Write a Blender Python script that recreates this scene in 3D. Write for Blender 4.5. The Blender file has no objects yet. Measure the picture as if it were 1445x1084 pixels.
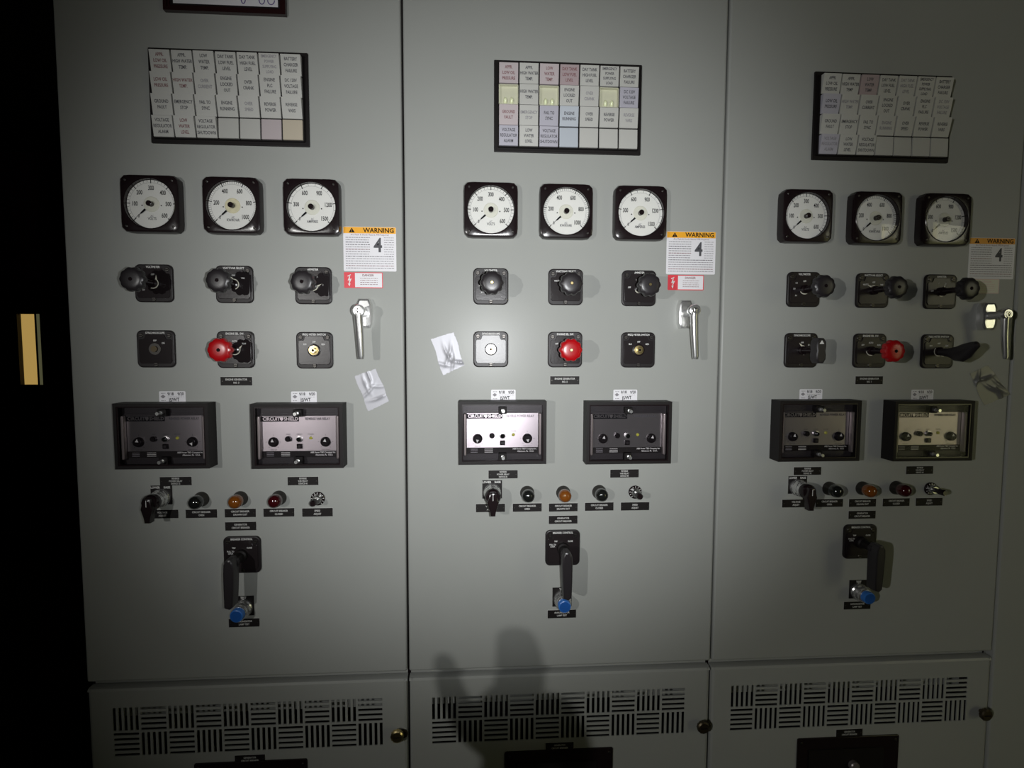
import bpy, math, random
from mathutils import Matrix, Vector
random.seed(7)
S = bpy.context.scene
COL = S.collection
PI = math.pi

# ---------------------------------------------------------------- camera
CAM = Vector((0.0, -1.0855, 1.55))
FPX, YAW, PITCH, ROLL = 804.05, 0.066254, -0.069447, 0.002949
fw = Vector((math.sin(YAW)*math.cos(PITCH), math.cos(YAW)*math.cos(PITCH), math.sin(PITCH)))
r0 = Vector((math.cos(YAW), -math.sin(YAW), 0)); u0 = r0.cross(fw)
RT = r0*math.cos(ROLL) + u0*math.sin(ROLL)
UP = u0*math.cos(ROLL) - r0*math.sin(ROLL)
cd = bpy.data.cameras.new('camera'); cam = bpy.data.objects.new('camera', cd); COL.objects.link(cam)
cd.sensor_fit = 'HORIZONTAL'; cd.sensor_width = 36.0; cd.lens = FPX/1445*36.0; cd.clip_start = 0.02
cam.matrix_world = Matrix(((RT.x, UP.x, -fw.x, CAM.x), (RT.y, UP.y, -fw.y, CAM.y), (RT.z, UP.z, -fw.z, CAM.z), (0, 0, 0, 1)))
S.camera = cam

def at(px, py, h=0.0):
    """point of the photograph -> point on the plane h metres in front of the doors"""
    d = RT*((px-722.5)/FPX) - UP*((py-542)/FPX) + fw
    t = (-h - CAM.y)/d.y
    return CAM + d*t

# ---------------------------------------------------------------- world, lights, exposure
w = bpy.data.worlds.new('world'); S.world = w; w.use_nodes = True
w.node_tree.nodes['Background'].inputs[0].default_value = (1.0, 0.55, 0.75, 1)
w.node_tree.nodes['Background'].inputs[1].default_value = 0.002
S.view_settings.view_transform = 'Standard'; S.view_settings.look = 'None'
S.view_settings.exposure = 0.0; S.view_settings.gamma = 1.0; S.view_settings.use_curve_mapping = False

def spot(name, loc, target, power, size_deg, blend, color, radius):
    l = bpy.data.lights.new(name, 'SPOT'); l.energy = power; l.spot_size = math.radians(size_deg)
    l.spot_blend = blend; l.color = color; l.shadow_soft_size = radius
    o = bpy.data.objects.new(name, l); COL.objects.link(o); o.location = loc
    o.rotation_euler = (Vector(target)-Vector(loc)).to_track_quat('-Z', 'Y').to_euler()
    return o
# the phone's own flash beside the lens, and a second torch held further back on the left
spot('phone_flash', (0.058, -1.085, 1.545), (0.055, 0, 1.585), 42.0, 79, 1.0, (0.97, 0.985, 1.0), 0.004)
spot('torch', (-0.85, -1.63, 1.61), (0.58, 0, 1.56), 31.0, 94, 1.0, (1.0, 0.99, 0.96), 0.005)
def area(name, loc, rot, sx, sy, power, color):
    l = bpy.data.lights.new(name, 'AREA'); l.shape = 'RECTANGLE'; l.size = sx; l.size_y = sy; l.energy = power; l.color = color
    o = bpy.data.objects.new(name, l); COL.objects.link(o); o.location = loc; o.rotation_euler = rot
    return o

# ---------------------------------------------------------------- materials
def mat(name, col, rough=0.5, metal=0.0, spec=0.5, emit=None, es=0.0, coat=0.0, noise=0.0, nscale=60.0, bump=0.0, bscale=400.0, coat_r=0.1):
    m = bpy.data.materials.new(name); m.use_nodes = True; nt = m.node_tree; b = nt.nodes['Principled BSDF']
    b.inputs['Base Color'].default_value = (*col, 1); b.inputs['Roughness'].default_value = rough
    b.inputs['Metallic'].default_value = metal; b.inputs['Specular IOR Level'].default_value = spec
    b.inputs['Coat Weight'].default_value = coat; b.inputs['Coat Roughness'].default_value = coat_r
    if emit: b.inputs['Emission Color'].default_value = (*emit, 1); b.inputs['Emission Strength'].default_value = es
    tc = nt.nodes.new('ShaderNodeTexCoord')
    n = nt.nodes.new('ShaderNodeTexNoise'); n.inputs['Scale'].default_value = nscale; n.inputs['Detail'].default_value = 4
    nt.links.new(tc.outputs['Object'], n.inputs['Vector'])
    mr = nt.nodes.new('ShaderNodeMapRange'); mr.inputs['To Min'].default_value = 1-noise; mr.inputs['To Max'].default_value = 1+noise
    nt.links.new(n.outputs[0], mr.inputs[0])
    mx = nt.nodes.new('ShaderNodeVectorMath'); mx.operation = 'SCALE'; mx.inputs[0].default_value = col
    nt.links.new(mr.outputs[0], mx.inputs['Scale']); nt.links.new(mx.outputs[0], b.inputs['Base Color'])
    if bump:
        n2 = nt.nodes.new('ShaderNodeTexNoise'); n2.inputs['Scale'].default_value = bscale; n2.inputs['Detail'].default_value = 3
        nt.links.new(tc.outputs['Object'], n2.inputs['Vector'])
        bp = nt.nodes.new('ShaderNodeBump'); bp.inputs['Strength'].default_value = bump; bp.inputs['Distance'].default_value = 0.001
        nt.links.new(n2.outputs[0], bp.inputs['Height']); nt.links.new(bp.outputs[0], b.inputs['Normal'])
    return m
M = {
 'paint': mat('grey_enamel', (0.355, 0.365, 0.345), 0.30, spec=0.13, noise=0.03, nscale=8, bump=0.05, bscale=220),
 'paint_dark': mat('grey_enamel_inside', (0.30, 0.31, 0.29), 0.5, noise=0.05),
 'black': mat('black_phenolic', (0.012, 0.007, 0.008), 0.22, spec=0.5),
 'plate': mat('black_moulded_plate', (0.011, 0.007, 0.008), 0.37, spec=0.85, bump=0.10, bscale=350),
 'knob': mat('black_knob_plastic', (0.022, 0.019, 0.021), 0.33, spec=0.5, bump=0.05, bscale=900),
 'matte': mat('black_engraved_plastic', (0.008, 0.006, 0.006), 0.55, spec=0.3),
 'hole': mat('dark_interior', (0.010, 0.006, 0.007), 0.9, spec=0.1),
 'print': mat('white_print', (0.75, 0.75, 0.73), 0.5),
 'print_dim': mat('engraved_letters', (0.60, 0.60, 0.58), 0.5),
 'ink': mat('black_ink', (0.012, 0.012, 0.014), 0.8, spec=0.08),
 'relay_knob': mat('dull_black_knob', (0.010, 0.008, 0.009), 0.35, spec=0.15),
 'ink_grey': mat('grey_ink', (0.07, 0.07, 0.08), 0.6),
 'ink_faded': mat('faded_ink', (0.25, 0.24, 0.26), 0.6),
 'ink_red': mat('red_ink', (0.20, 0.08, 0.085), 0.6),
 'ink_purple': mat('purple_ink', (0.10, 0.05, 0.25), 0.6),
 'dial': mat('dial_white', (0.80, 0.80, 0.76), 0.55),
 'hub': mat('dial_hub_cream', (0.72, 0.72, 0.62), 0.5),
 'hub_yellow': mat('dial_hub_yellowed', (0.72, 0.67, 0.45), 0.5, noise=0.2, nscale=120),
 'chrome': mat('chrome', (0.80, 0.80, 0.79), 0.24, metal=0.88),
 'steel': mat('brushed_steel', (0.62, 0.62, 0.60), 0.30, metal=1.0, bump=0.05, bscale=300),
 'screw': mat('blackened_screw', (0.09, 0.085, 0.08), 0.40, metal=1.0),
 'brass': mat('brass', (0.72, 0.58, 0.28), 0.28, metal=1.0),
 'bronze': mat('dark_bronze', (0.10, 0.08, 0.05), 0.42, metal=0.9),
 'red': mat('red_plastic', (0.40, 0.005, 0.008), 0.26, spec=0.5),
 'blue': mat('blue_plastic', (0.03, 0.17, 0.56), 0.30),
 'rod': mat('grey_rod', (0.30, 0.27, 0.26), 0.35, metal=0.6),
 'amber': mat('amber_lens', (0.20, 0.060, 0.008), 0.10, coat=0.6),
 'darklens': mat('dark_green_lens', (0.011, 0.012, 0.011), 0.12, coat=0.6),
 'redlens': mat('dark_red_lens', (0.045, 0.004, 0.006), 0.12, coat=0.6),
 'yellow_led': mat('yellow_led', (0.55, 0.55, 0.08), 0.3),
 'orange': mat('warning_orange', (0.90, 0.42, 0.02), 0.5),
 'orange_dark': mat('warning_orange_darker', (0.80, 0.36, 0.03), 0.5),  # slightly darker orange for the right cabinet's label header
 'sticker': mat('sticker_white', (0.78, 0.77, 0.80), 0.45),
 'red_print': mat('red_label_print', (0.72, 0.05, 0.07), 0.45),
 'faded_print': mat('faded_label_print', (0.72, 0.55, 0.50), 0.5),
 'cream_print': mat('faded_label_cream', (0.74, 0.72, 0.60), 0.5),
 'tape': mat('silver_foil_tape', (0.42, 0.42, 0.45), 0.48, metal=0.30),
 'tape_grey': mat('grey_foil_tape', (0.20, 0.20, 0.195), 0.38, metal=0.3),
 'tile': mat('legend_tile_white', (0.50, 0.50, 0.47), 0.5),
 'tile_pink': mat('legend_tile_pink', (0.50, 0.44, 0.45), 0.5),
 'tile_tan': mat('legend_tile_tan', (0.52, 0.46, 0.36), 0.5),
 'tile_rose': mat('legend_tile_rose', (0.40, 0.32, 0.33), 0.5),
 'tile_lav': mat('legend_tile_lavender', (0.43, 0.42, 0.48), 0.5),
 'tile_blue': mat('legend_tile_blue', (0.47, 0.51, 0.56), 0.5),
 'cream_box': mat('lamp_bay_reflector', (0.60, 0.60, 0.46), 0.35),
 'bulb': mat('lamp_bulb', (0.80, 0.85, 0.55), 0.15, coat=0.5),
 'frame_wood': mat('dark_maroon_frame', (0.022, 0.008, 0.008), 0.18, spec=0.6),
 'silver_face': mat('brushed_relay_face', (0.58, 0.56, 0.58), 0.24, metal=1.0, bump=0.03, bscale=200),
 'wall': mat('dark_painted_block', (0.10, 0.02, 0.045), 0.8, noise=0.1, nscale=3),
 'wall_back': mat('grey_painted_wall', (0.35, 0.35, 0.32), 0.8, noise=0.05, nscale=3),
 'floor': mat('concrete', (0.10, 0.10, 0.095), 0.8, noise=0.15, nscale=5),
 'ceiling': mat('ceiling_paint', (0.05, 0.05, 0.05), 0.9),
 'door_dark': mat('dark_door_paint', (0.014, 0.008, 0.009), 0.6),
 'trim_grey': mat('glazing_bead', (0.20, 0.21, 0.17), 0.5),
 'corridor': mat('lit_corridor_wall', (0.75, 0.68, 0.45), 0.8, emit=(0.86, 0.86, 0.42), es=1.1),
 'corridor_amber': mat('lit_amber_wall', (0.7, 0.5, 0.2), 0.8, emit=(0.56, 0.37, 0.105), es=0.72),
 'glow_grey': mat('glowing_grey_strip', (0.3, 0.3, 0.2), 0.6, emit=(0.072, 0.070, 0.036), es=0.9),  # emission stands in for light on a grey wall beyond the pane
 'pane_lit': mat('lit_corridor_window', (0.8, 0.8, 0.7), 0.6, emit=(1.0, 0.98, 0.74), es=2.6),
 'relay_inner': mat('dark_grey_chassis', (0.030, 0.027, 0.029), 0.35, spec=0.5),
 'skin': mat('skin', (0.50, 0.30, 0.22), 0.5),
 'sleeve': mat('navy_sleeve', (0.02, 0.025, 0.04), 0.9),
}
def glass(name, tint, ior=1.45, rough=0.0):
    m = bpy.data.materials.new(name); m.use_nodes = True; nt = m.node_tree; nt.nodes.clear()
    o = nt.nodes.new('ShaderNodeOutputMaterial'); mx = nt.nodes.new('ShaderNodeMixShader'); fr = nt.nodes.new('ShaderNodeMath'); fr.operation = 'MULTIPLY_ADD'; lw = nt.nodes.new('ShaderNodeLayerWeight'); lw.inputs[0].default_value = 0.5; pw = nt.nodes.new('ShaderNodeMath'); pw.operation = 'POWER'; pw.inputs[1].default_value = 4.0; nt.links.new(lw.outputs['Facing'], pw.inputs[0]); nt.links.new(pw.outputs[0], fr.inputs[0]); fr.inputs[1].default_value = 0.9; fr.inputs[2].default_value = ((ior-1)/(ior+1))**2
    t = nt.nodes.new('ShaderNodeBsdfTransparent'); g = nt.nodes.new('ShaderNodeBsdfGlossy')
    t.inputs[0].default_value = (*tint, 1); g.inputs['Roughness'].default_value = rough
    nt.links.new(fr.outputs[0], mx.inputs[0]); nt.links.new(t.outputs[0], mx.inputs[1]); nt.links.new(g.outputs[0], mx.inputs[2])
    nt.links.new(mx.outputs[0], o.inputs[0]); return m
def sheen(name, base, dspec, gcol, fac, rough, aniso=0.0, tangent=(0, 0, 1), bump=0.0, bscale=300, dark=None):
    """dull base with a tight gloss over it"""
    m = bpy.data.materials.new(name); m.use_nodes = True; nt = m.node_tree; nt.nodes.clear()
    o = nt.nodes.new('ShaderNodeOutputMaterial'); mx = nt.nodes.new('ShaderNodeMixShader'); mx.inputs[0].default_value = fac
    d = nt.nodes.new('ShaderNodeBsdfPrincipled'); d.inputs['Base Color'].default_value = (*base, 1); d.inputs['Roughness'].default_value = 0.6; d.inputs['Specular IOR Level'].default_value = dspec
    g = nt.nodes.new('ShaderNodeBsdfAnisotropic'); g.distribution = 'BECKMANN'; g.inputs['Color'].default_value = (*gcol, 1); g.inputs['Roughness'].default_value = rough
    g.inputs['Anisotropy'].default_value = aniso
    if aniso:
        c = nt.nodes.new('ShaderNodeCombineXYZ')
        for k in range(3): c.inputs[k].default_value = tangent[k]
        nt.links.new(c.outputs[0], g.inputs['Tangent'])
    if bump:
        tc = nt.nodes.new('ShaderNodeTexCoord'); n2 = nt.nodes.new('ShaderNodeTexNoise'); n2.inputs['Scale'].default_value = bscale
        nt.links.new(tc.outputs['Object'], n2.inputs['Vector']); bp = nt.nodes.new('ShaderNodeBump'); bp.inputs['Strength'].default_value = bump; bp.inputs['Distance'].default_value = 0.001
        nt.links.new(n2.outputs[0], bp.inputs['Height']); nt.links.new(bp.outputs[0], g.inputs['Normal'])
    nt.links.new(d.outputs[0], mx.inputs[1]); nt.links.new(g.outputs[0], mx.inputs[2]); nt.links.new(mx.outputs[0], o.inputs[0]); return m
M['plate'] = sheen('black_moulded_plate', (0.011, 0.007, 0.008), 0.2, (1, 1, 1), 0.020, 0.27, bump=0.05, bscale=250)
M['plate_rim'] = mat('black_plate_rim', (0.010, 0.007, 0.008), 0.42, spec=0.4)
M['silver_face'] = sheen('brushed_relay_face', (0.13, 0.125, 0.125), 0.2, (0.88, 0.81, 0.84), 0.34, 0.34, 0.30, tangent=(1, 0, 0))
M['glass'] = glass('clear_glass', (0.97, 0.97, 0.97), 1.40)
M['cover'] = glass('smoky_clear_cover', (0.90, 0.89, 0.90), 1.12, 0.03)

# ---------------------------------------------------------------- mesh builder; local axes x right, h outwards (world -y), z up
TEXT = {}
def text_mesh(s, bold):
    k = (s, bold)
    if k not in TEXT:
        c = bpy.data.curves.new('t', 'FONT'); c.body = s; c.size = 1.0; c.align_x = 'CENTER'; c.align_y = 'CENTER'
        c.resolution_u = 2; c.offset = 0.022 if bold else 0.0; c.space_line = 0.9
        o = bpy.data.objects.new('t', c); COL.objects.link(o)
        dg = bpy.context.evaluated_depsgraph_get(); me = bpy.data.meshes.new_from_object(o.evaluated_get(dg))
        TEXT[k] = ([v.co.copy() for v in me.vertices], [tuple(p.vertices) for p in me.polygons])
        bpy.data.meshes.remove(me); bpy.data.objects.remove(o); bpy.data.curves.remove(c)
    return TEXT[k]

class MB:
    def __init__(s): s.v = []; s.f = []; s.m = []; s.mats = []
    def mi(s, name):
        if name not in s.mats: s.mats.append(name)
        return s.mats.index(name)
    def add(s, verts, faces, m):
        o = len(s.v); i = s.mi(m)
        s.v += [(a, -b, c) for a, b, c in verts]
        for f in faces: s.f.append(tuple(o+k for k in f)); s.m.append(i)
        return s
    def box(s, x0, x1, h0, h1, z0, z1, m):
        v = [(x, h, z) for h in (h0, h1) for z in (z0, z1) for x in (x0, x1)]
        return s.add(v, [(0,2,3,1),(4,5,7,6),(0,1,5,4),(2,6,7,3),(0,4,6,2),(1,3,7,5)], m)
    def prism(s, pts, h0, h1, m, ch=0.0, inset=None):
        """outline pts (x,z) counter-clockwise seen from the front; chamfered front edge"""
        n = len(pts); cx = sum(p[0] for p in pts)/n; cz = sum(p[1] for p in pts)/n
        rings = [(pts, h0)]
        if ch:
            mx = max(abs(p[0]-cx) for p in pts); mz = max(abs(p[1]-cz) for p in pts)
            def sc(k): return [(cx+(p[0]-cx)*(1-k/mx), cz+(p[1]-cz)*(1-k/mz)) for p in pts]
            rings += [(pts, h1-ch), (sc(ch*0.3), h1-ch*0.3), (sc(ch), h1)]
        else: rings += [(pts, h1)]
        v = []; f = []
        for p, h in rings: v += [(a, h, b) for a, b in p]
        for k in range(len(rings)-1):
            for i in range(n):
                j = (i+1) % n; f.append((k*n+i, k*n+j, (k+1)*n+j, (k+1)*n+i))
        f.append(tuple((len(rings)-1)*n+i for i in range(n))); f.append(tuple(range(n-1, -1, -1)))
        return s.add(v, f, m)
    def lathe(s, prof, m, cx=0, cz=0, n=32, mod=None, cap0=True, cap1=True):
        """profile [(radius, h)]; mod(angle, k) scales the radius"""
        v = []; f = []
        for k, (r, h) in enumerate(prof):
            for i in range(n):
                a = 2*PI*i/n; q = r*(mod(a, k) if mod else 1)
                v.append((cx+q*math.cos(a), h, cz+q*math.sin(a)))
        for k in range(len(prof)-1):
            for i in range(n):
                j = (i+1) % n; f.append((k*n+i, k*n+j, (k+1)*n+j, (k+1)*n+i))
        if cap1: f.append(tuple((len(prof)-1)*n+i for i in range(n)))
        if cap0: f.append(tuple(range(n-1, -1, -1)))
        return s.add(v, f, m)
    def sweep(s, path, radii, m, n=14):
        """ellipse sections (ra, rb) along path of (x,h,z)"""
        P = [Vector(p) for p in path]; v = []; f = []; prev = None
        for k, p in enumerate(P):
            t = (P[min(k+1, len(P)-1)]-P[max(k-1, 0)]).normalized()
            a = Vector((1, 0, 0)); a = (a - t*a.dot(t))
            if a.length < 0.3: a = Vector((0, 1, 0)); a = a - t*a.dot(t)
            if prev is not None and a.dot(prev) < 0: a = -a
            a.normalize(); prev = a; b = t.cross(a); ra, rb = radii[k]
            for i in range(n):
                g = 2*PI*i/n; q = p + a*ra*math.cos(g) + b*rb*math.sin(g); v.append(tuple(q))
        for k in range(len(P)-1):
            for i in range(n):
                j = (i+1) % n; f.append((k*n+i, k*n+j, (k+1)*n+j, (k+1)*n+i))
        f.append(tuple((len(P)-1)*n+i for i in range(n))); f.append(tuple(range(n-1, -1, -1)))
        return s.add(v, f, m)
    def text(s, t, x, z, size, h, m, bold=True, sx=0.82, rot=0.0):
        v, f = text_mesh(t, bold); c, q = math.cos(rot), math.sin(rot)
        vv = []
        for p in v:
            a, b = p.x*size*sx, p.y*size
            vv.append((x+a*c-b*q, h, z+a*q+b*c))
        return s.add(vv, f, m)
    def flat(s, pts, h, m):
        return s.add([(a, h, b) for a, b in pts], [tuple(range(len(pts)))], m)
    def bar(s, x0, z0, x1, z1, wd, h, m):
        d = Vector((x1-x0, z1-z0)); d.normalize(); nx, nz = -d.y*wd/2, d.x*wd/2
        return s.flat([(x0-nx, z0-nz), (x1-nx, z1-nz), (x1+nx, z1+nz), (x0+nx, z0+nz)], h, m)
    def shift(s, dx=0, dh=0, dz=0):
        s.v = [(a+dx, b-dh, c+dz) for a, b, c in s.v]; return s
    def mesh(s, name, angle=32):
        me = bpy.data.meshes.new(name); me.from_pydata(s.v, [], s.f); me.validate()
        for m in s.mats: me.materials.append(M[m])
        for p, i in zip(me.polygons, s.m): p.material_index = i
        me.update(); me.shade_smooth(); me.set_sharp_from_angle(angle=math.radians(angle))
        for p in me.polygons:
            if len(p.vertices) > 4: p.use_smooth = False      # flat caps stay flat
        return me

MESH = {}
def part(name, parent, mb, key=None, loc=(0, 0, 0), label=None):
    """mb is an MB or a function returning one; key shares the mesh between copies"""
    if key is not None and key in MESH: me = MESH[key]
    else:
        me = (mb() if callable(mb) else mb).mesh(name)
        if key is not None: MESH[key] = me
    o = bpy.data.objects.new(name, me); COL.objects.link(o); o.location = (loc[0], -loc[1], loc[2])
    if parent: o.parent = parent
    if label: o['label'] = label
    return o
def tag(o, label, cat, group=None):
    o['label'] = label; o['category'] = cat
    if group: o['group'] = group
    return o
def thing(name, label, cat, loc, group=None):
    o = bpy.data.objects.new(name, None); COL.objects.link(o); o.location = loc; o.empty_display_size = 0.02
    return tag(o, label, cat, group)
def structure(name, mb, parent=None):
    o = part(name, parent, mb)
    if not parent: o['kind'] = 'structure'
    return o

def rrect(w, h, r, n=6, cx=0, cz=0):
    p = []
    for (sx, sz, a0) in ((1, -1, -PI/2), (1, 1, 0), (-1, 1, PI/2), (-1, -1, PI)):
        for i in range(n+1):
            a = a0 + (PI/2)*i/n
            p.append((cx+sx*(w/2-r)+r*math.cos(a), cz+sz*(h/2-r)+r*math.sin(a)))
    return p
def circle(r, n=40, cx=0, cz=0): return [(cx+r*math.cos(2*PI*i/n), cz+r*math.sin(2*PI*i/n)) for i in range(n)]

PITCH_X = 0.6102
SEAM = [-0.7335, -0.1302, 0.4790, 1.0866, 1.697]
Z0 = CAM.z
SIDE = ['left', 'middle', 'right']

# ---------------------------------------------------------------- room shell
def wbox(x0, x1, y0, y1, z0, z1, m): return MB().box(x0, x1, -y1, -y0, z0, z1, m)
structure('floor', wbox(-6, 6, -3.3, 4.3, -0.1, 0, 'floor'))
structure('ceiling', wbox(-6, 6, -3.3, 4.3, 3.0, 3.1, 'ceiling'))
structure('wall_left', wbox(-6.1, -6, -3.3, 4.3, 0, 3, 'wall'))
structure('wall_right', wbox(6, 6.1, -3.3, 4.3, 0, 3, 'wall_back'))
# wall behind the photographer, with a lit doorway
DX0, DX1, DTOP = 3.02, 4.30, 2.40
b = wbox(-6, DX0, -3.12, -3.0, 0, 3, 'wall_back')
b.box(DX1, 6, 3.0, 3.12, 0, 3, 'wall_back'); b.box(DX0, DX1, 3.0, 3.12, DTOP, 3, 'wall_back')
structure('wall_back', b)
b = MB(); b.box(DX0-0.05, DX0, 2.98, 3.14, 0, DTOP+0.05, 'trim_grey'); b.box(DX1, DX1+0.05, 2.98, 3.14, 0, DTOP+0.05, 'trim_grey'); b.box(DX0, DX1, 2.98, 3.14, DTOP, DTOP+0.05, 'trim_grey')
structure('trim_1', b)
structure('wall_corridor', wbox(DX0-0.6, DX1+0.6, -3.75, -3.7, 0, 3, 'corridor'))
structure('window_2', wbox(3.60, 4.75, -3.60, -3.57, 1.74, 2.50, 'pane_lit'))
area('corridor_lamp', (3.5, -3.4, 2.2), (math.radians(75), 0, math.radians(25)), 0.8, 0.3, 0.8, (1.0, 0.93, 0.62))

# far wall beyond the end of the line-up, with a door that has a narrow lit pane
FY = 3.6
def far(px, py): return at(px, py, -FY-0.16)
pa, pb = far(28.5, 443), far(60.5, 543)
wx0, wx1, wz1, wz0 = pa.x-0.022, pb.x+0.008, pa.z, pb.z
dx0, dx1 = wx0-0.62, wx1+0.16
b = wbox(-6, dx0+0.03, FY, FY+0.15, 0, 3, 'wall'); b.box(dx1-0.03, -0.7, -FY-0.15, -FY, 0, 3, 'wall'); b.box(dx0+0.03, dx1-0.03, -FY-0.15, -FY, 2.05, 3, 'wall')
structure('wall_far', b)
D = MB(); y0, y1 = -FY-0.195, -FY-0.152
D.box(dx0, wx0, y0, y1, 0.003, 2.1, 'door_dark'); D.box(wx1, dx1, y0, y1, 0.003, 2.1, 'door_dark')
D.box(wx0, wx1, y0, y1, 0.003, wz0, 'door_dark'); D.box(wx0, wx1, y0, y1, wz1, 2.1, 'door_dark')
door = structure('door_1', D)
structure('window_1', wbox(wx0, wx1, FY+0.170, FY+0.176, wz0, wz1, 'glass'))
b = MB(); t_ = 0.012
b.box(wx1-0.030, wx1, -FY-0.168, -FY-0.16, wz0, wz1, 'glow_grey'); b.box(wx1-0.046, wx1-0.030, -FY-0.168, -FY-0.16, wz0, wz1, 'door_dark')  # first strip glows in place of the lit grey wall beyond
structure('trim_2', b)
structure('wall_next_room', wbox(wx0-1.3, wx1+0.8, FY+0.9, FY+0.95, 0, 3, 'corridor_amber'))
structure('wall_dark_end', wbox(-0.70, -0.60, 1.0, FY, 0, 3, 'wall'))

# ---------------------------------------------------------------- switchgear cabinets
UZ0, LZ1, LZ0, UZ1 = Z0-0.6400, Z0-0.6535, 0.12, 2.36
DEPTH = 0.9
def slab(x0, x1, h0, h1, z0, z1, m, r=0.004):
    """door leaf with rounded front edges"""
    pts = rrect(x1-x0, z1-z0, 0.003, 2, (x0+x1)/2, (z0+z1)/2)
    n = len(pts); cx, cz = (x0+x1)/2, (z0+z1)/2; mb = MB()
    rings = [(0, h0)] + [(r*(1-math.cos(a)), h1-r+r*math.sin(a)) for a in (0, PI/8, PI/4, 3*PI/8, PI/2)]
    v = []; f = []
    for k, h in rings:
        for a, c in pts: v.append((a-math.copysign(k, a-cx), h, c-math.copysign(k, c-cz)))
    for k in range(len(rings)-1):
        for i in range(n):
            j = (i+1) % n; f.append((k*n+i, k*n+j, (k+1)*n+j, (k+1)*n+i))
    f.append(tuple((len(rings)-1)*n+i for i in range(n))); f.append(tuple(range(n-1, -1, -1)))
    return mb.add(v, f, m)

def lower_door(x0, x1, vx0, vx1, vz0, vz1, cut):
    h0, h1 = -0.0022, 0.0; mb = MB(); m = 'paint'
    # edges with a rounded rim: top strip, then the field around the vents and the breaker cut-out
    rim = 0.006
    prof = [(0.0, -0.018), (0.0, h1-rim), (rim*0.29, h1-rim*0.29), (rim, h1)]
    def edge(a, bpt, nx, nz):
        v = []; f = []
        for k, h in prof:
            v += [(a[0]+nx*k + (0 if nx else math.copysign(0, 1)), h, a[1]+nz*k), (bpt[0]+nx*k, h, bpt[1]+nz*k)]
        for k in range(3): f.append((2*k, 2*k+1, 2*k+3, 2*k+2))
        mb.add(v, f, m)
    edge((x1, LZ1), (x0, LZ1), 0, -1); edge((x0, LZ1), (x0, LZ0), 1, 0); edge((x1, LZ0), (x1, LZ1), -1, 0); edge((x0, LZ0), (x1, LZ0), 0, 1)
    X0, X1, ZB, ZT = x0+rim, x1-rim, LZ0+rim, LZ1-rim
    # small corner fills
    mb.box(x0+rim*0.3, X0, h0, h1-rim*0.3, ZT, LZ1-rim*0.3, m); mb.box(X1, x1-rim*0.3, h0, h1-rim*0.3, ZT, LZ1-rim*0.3, m)
    mb.box(X0, X1, h0, h1, vz1, ZT, m); mb.box(X0, vx0, h0, h1, vz0, vz1, m); mb.box(vx1, X1, h0, h1, vz0, vz1, m)
    cx0, cx1, cz0, cz1 = cut
    mb.box(X0, X1, h0, h1, cz1, vz0, m); mb.box(X0, cx0, h0, h1, cz0, cz1, m); mb.box(cx1, X1, h0, h1, cz0, cz1, m); mb.box(X0, X1, h0, h1, ZB, cz0, m)
    cw, chh = (vx1-vx0)/10, (vz1-vz0)/2
    for r in range(2):
        for c in range(10):
            a0, a1 = vx0+c*cw, vx0+(c+1)*cw; z1 = vz1-r*chh; z0 = z1-chh; g = 0.0022
            if (r+c) % 2 == 0:
                mb.box(a0, a1, h0, h1, z1-g, z1, m); mb.box(a0, a1, h0, h1, z0, z0+g, m)
                sw = 0.0056; pt = (cw-2*g-sw)/4; e = a0
                for k in range(5):
                    s0 = a0+g+k*pt; mb.box(e, s0, h0, h1, z0+g, z1-g, m); e = s0+sw
                mb.box(e, a1, h0, h1, z0+g, z1-g, m)
            else:
                mb.box(a0, a0+g, h0, h1, z0, z1, m); mb.box(a1-g, a1, h0, h1, z0, z1, m)
                sw = 0.0050; pt = (chh-2*g-sw)/4; e = z0
                for k in range(5):
                    s0 = z0+g+k*pt; mb.box(a0+g, a1-g, h0, h1, e, s0, m); e = s0+sw
                mb.box(a0+g, a1-g, h0, h1, e, z1, m)
    return mb

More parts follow.
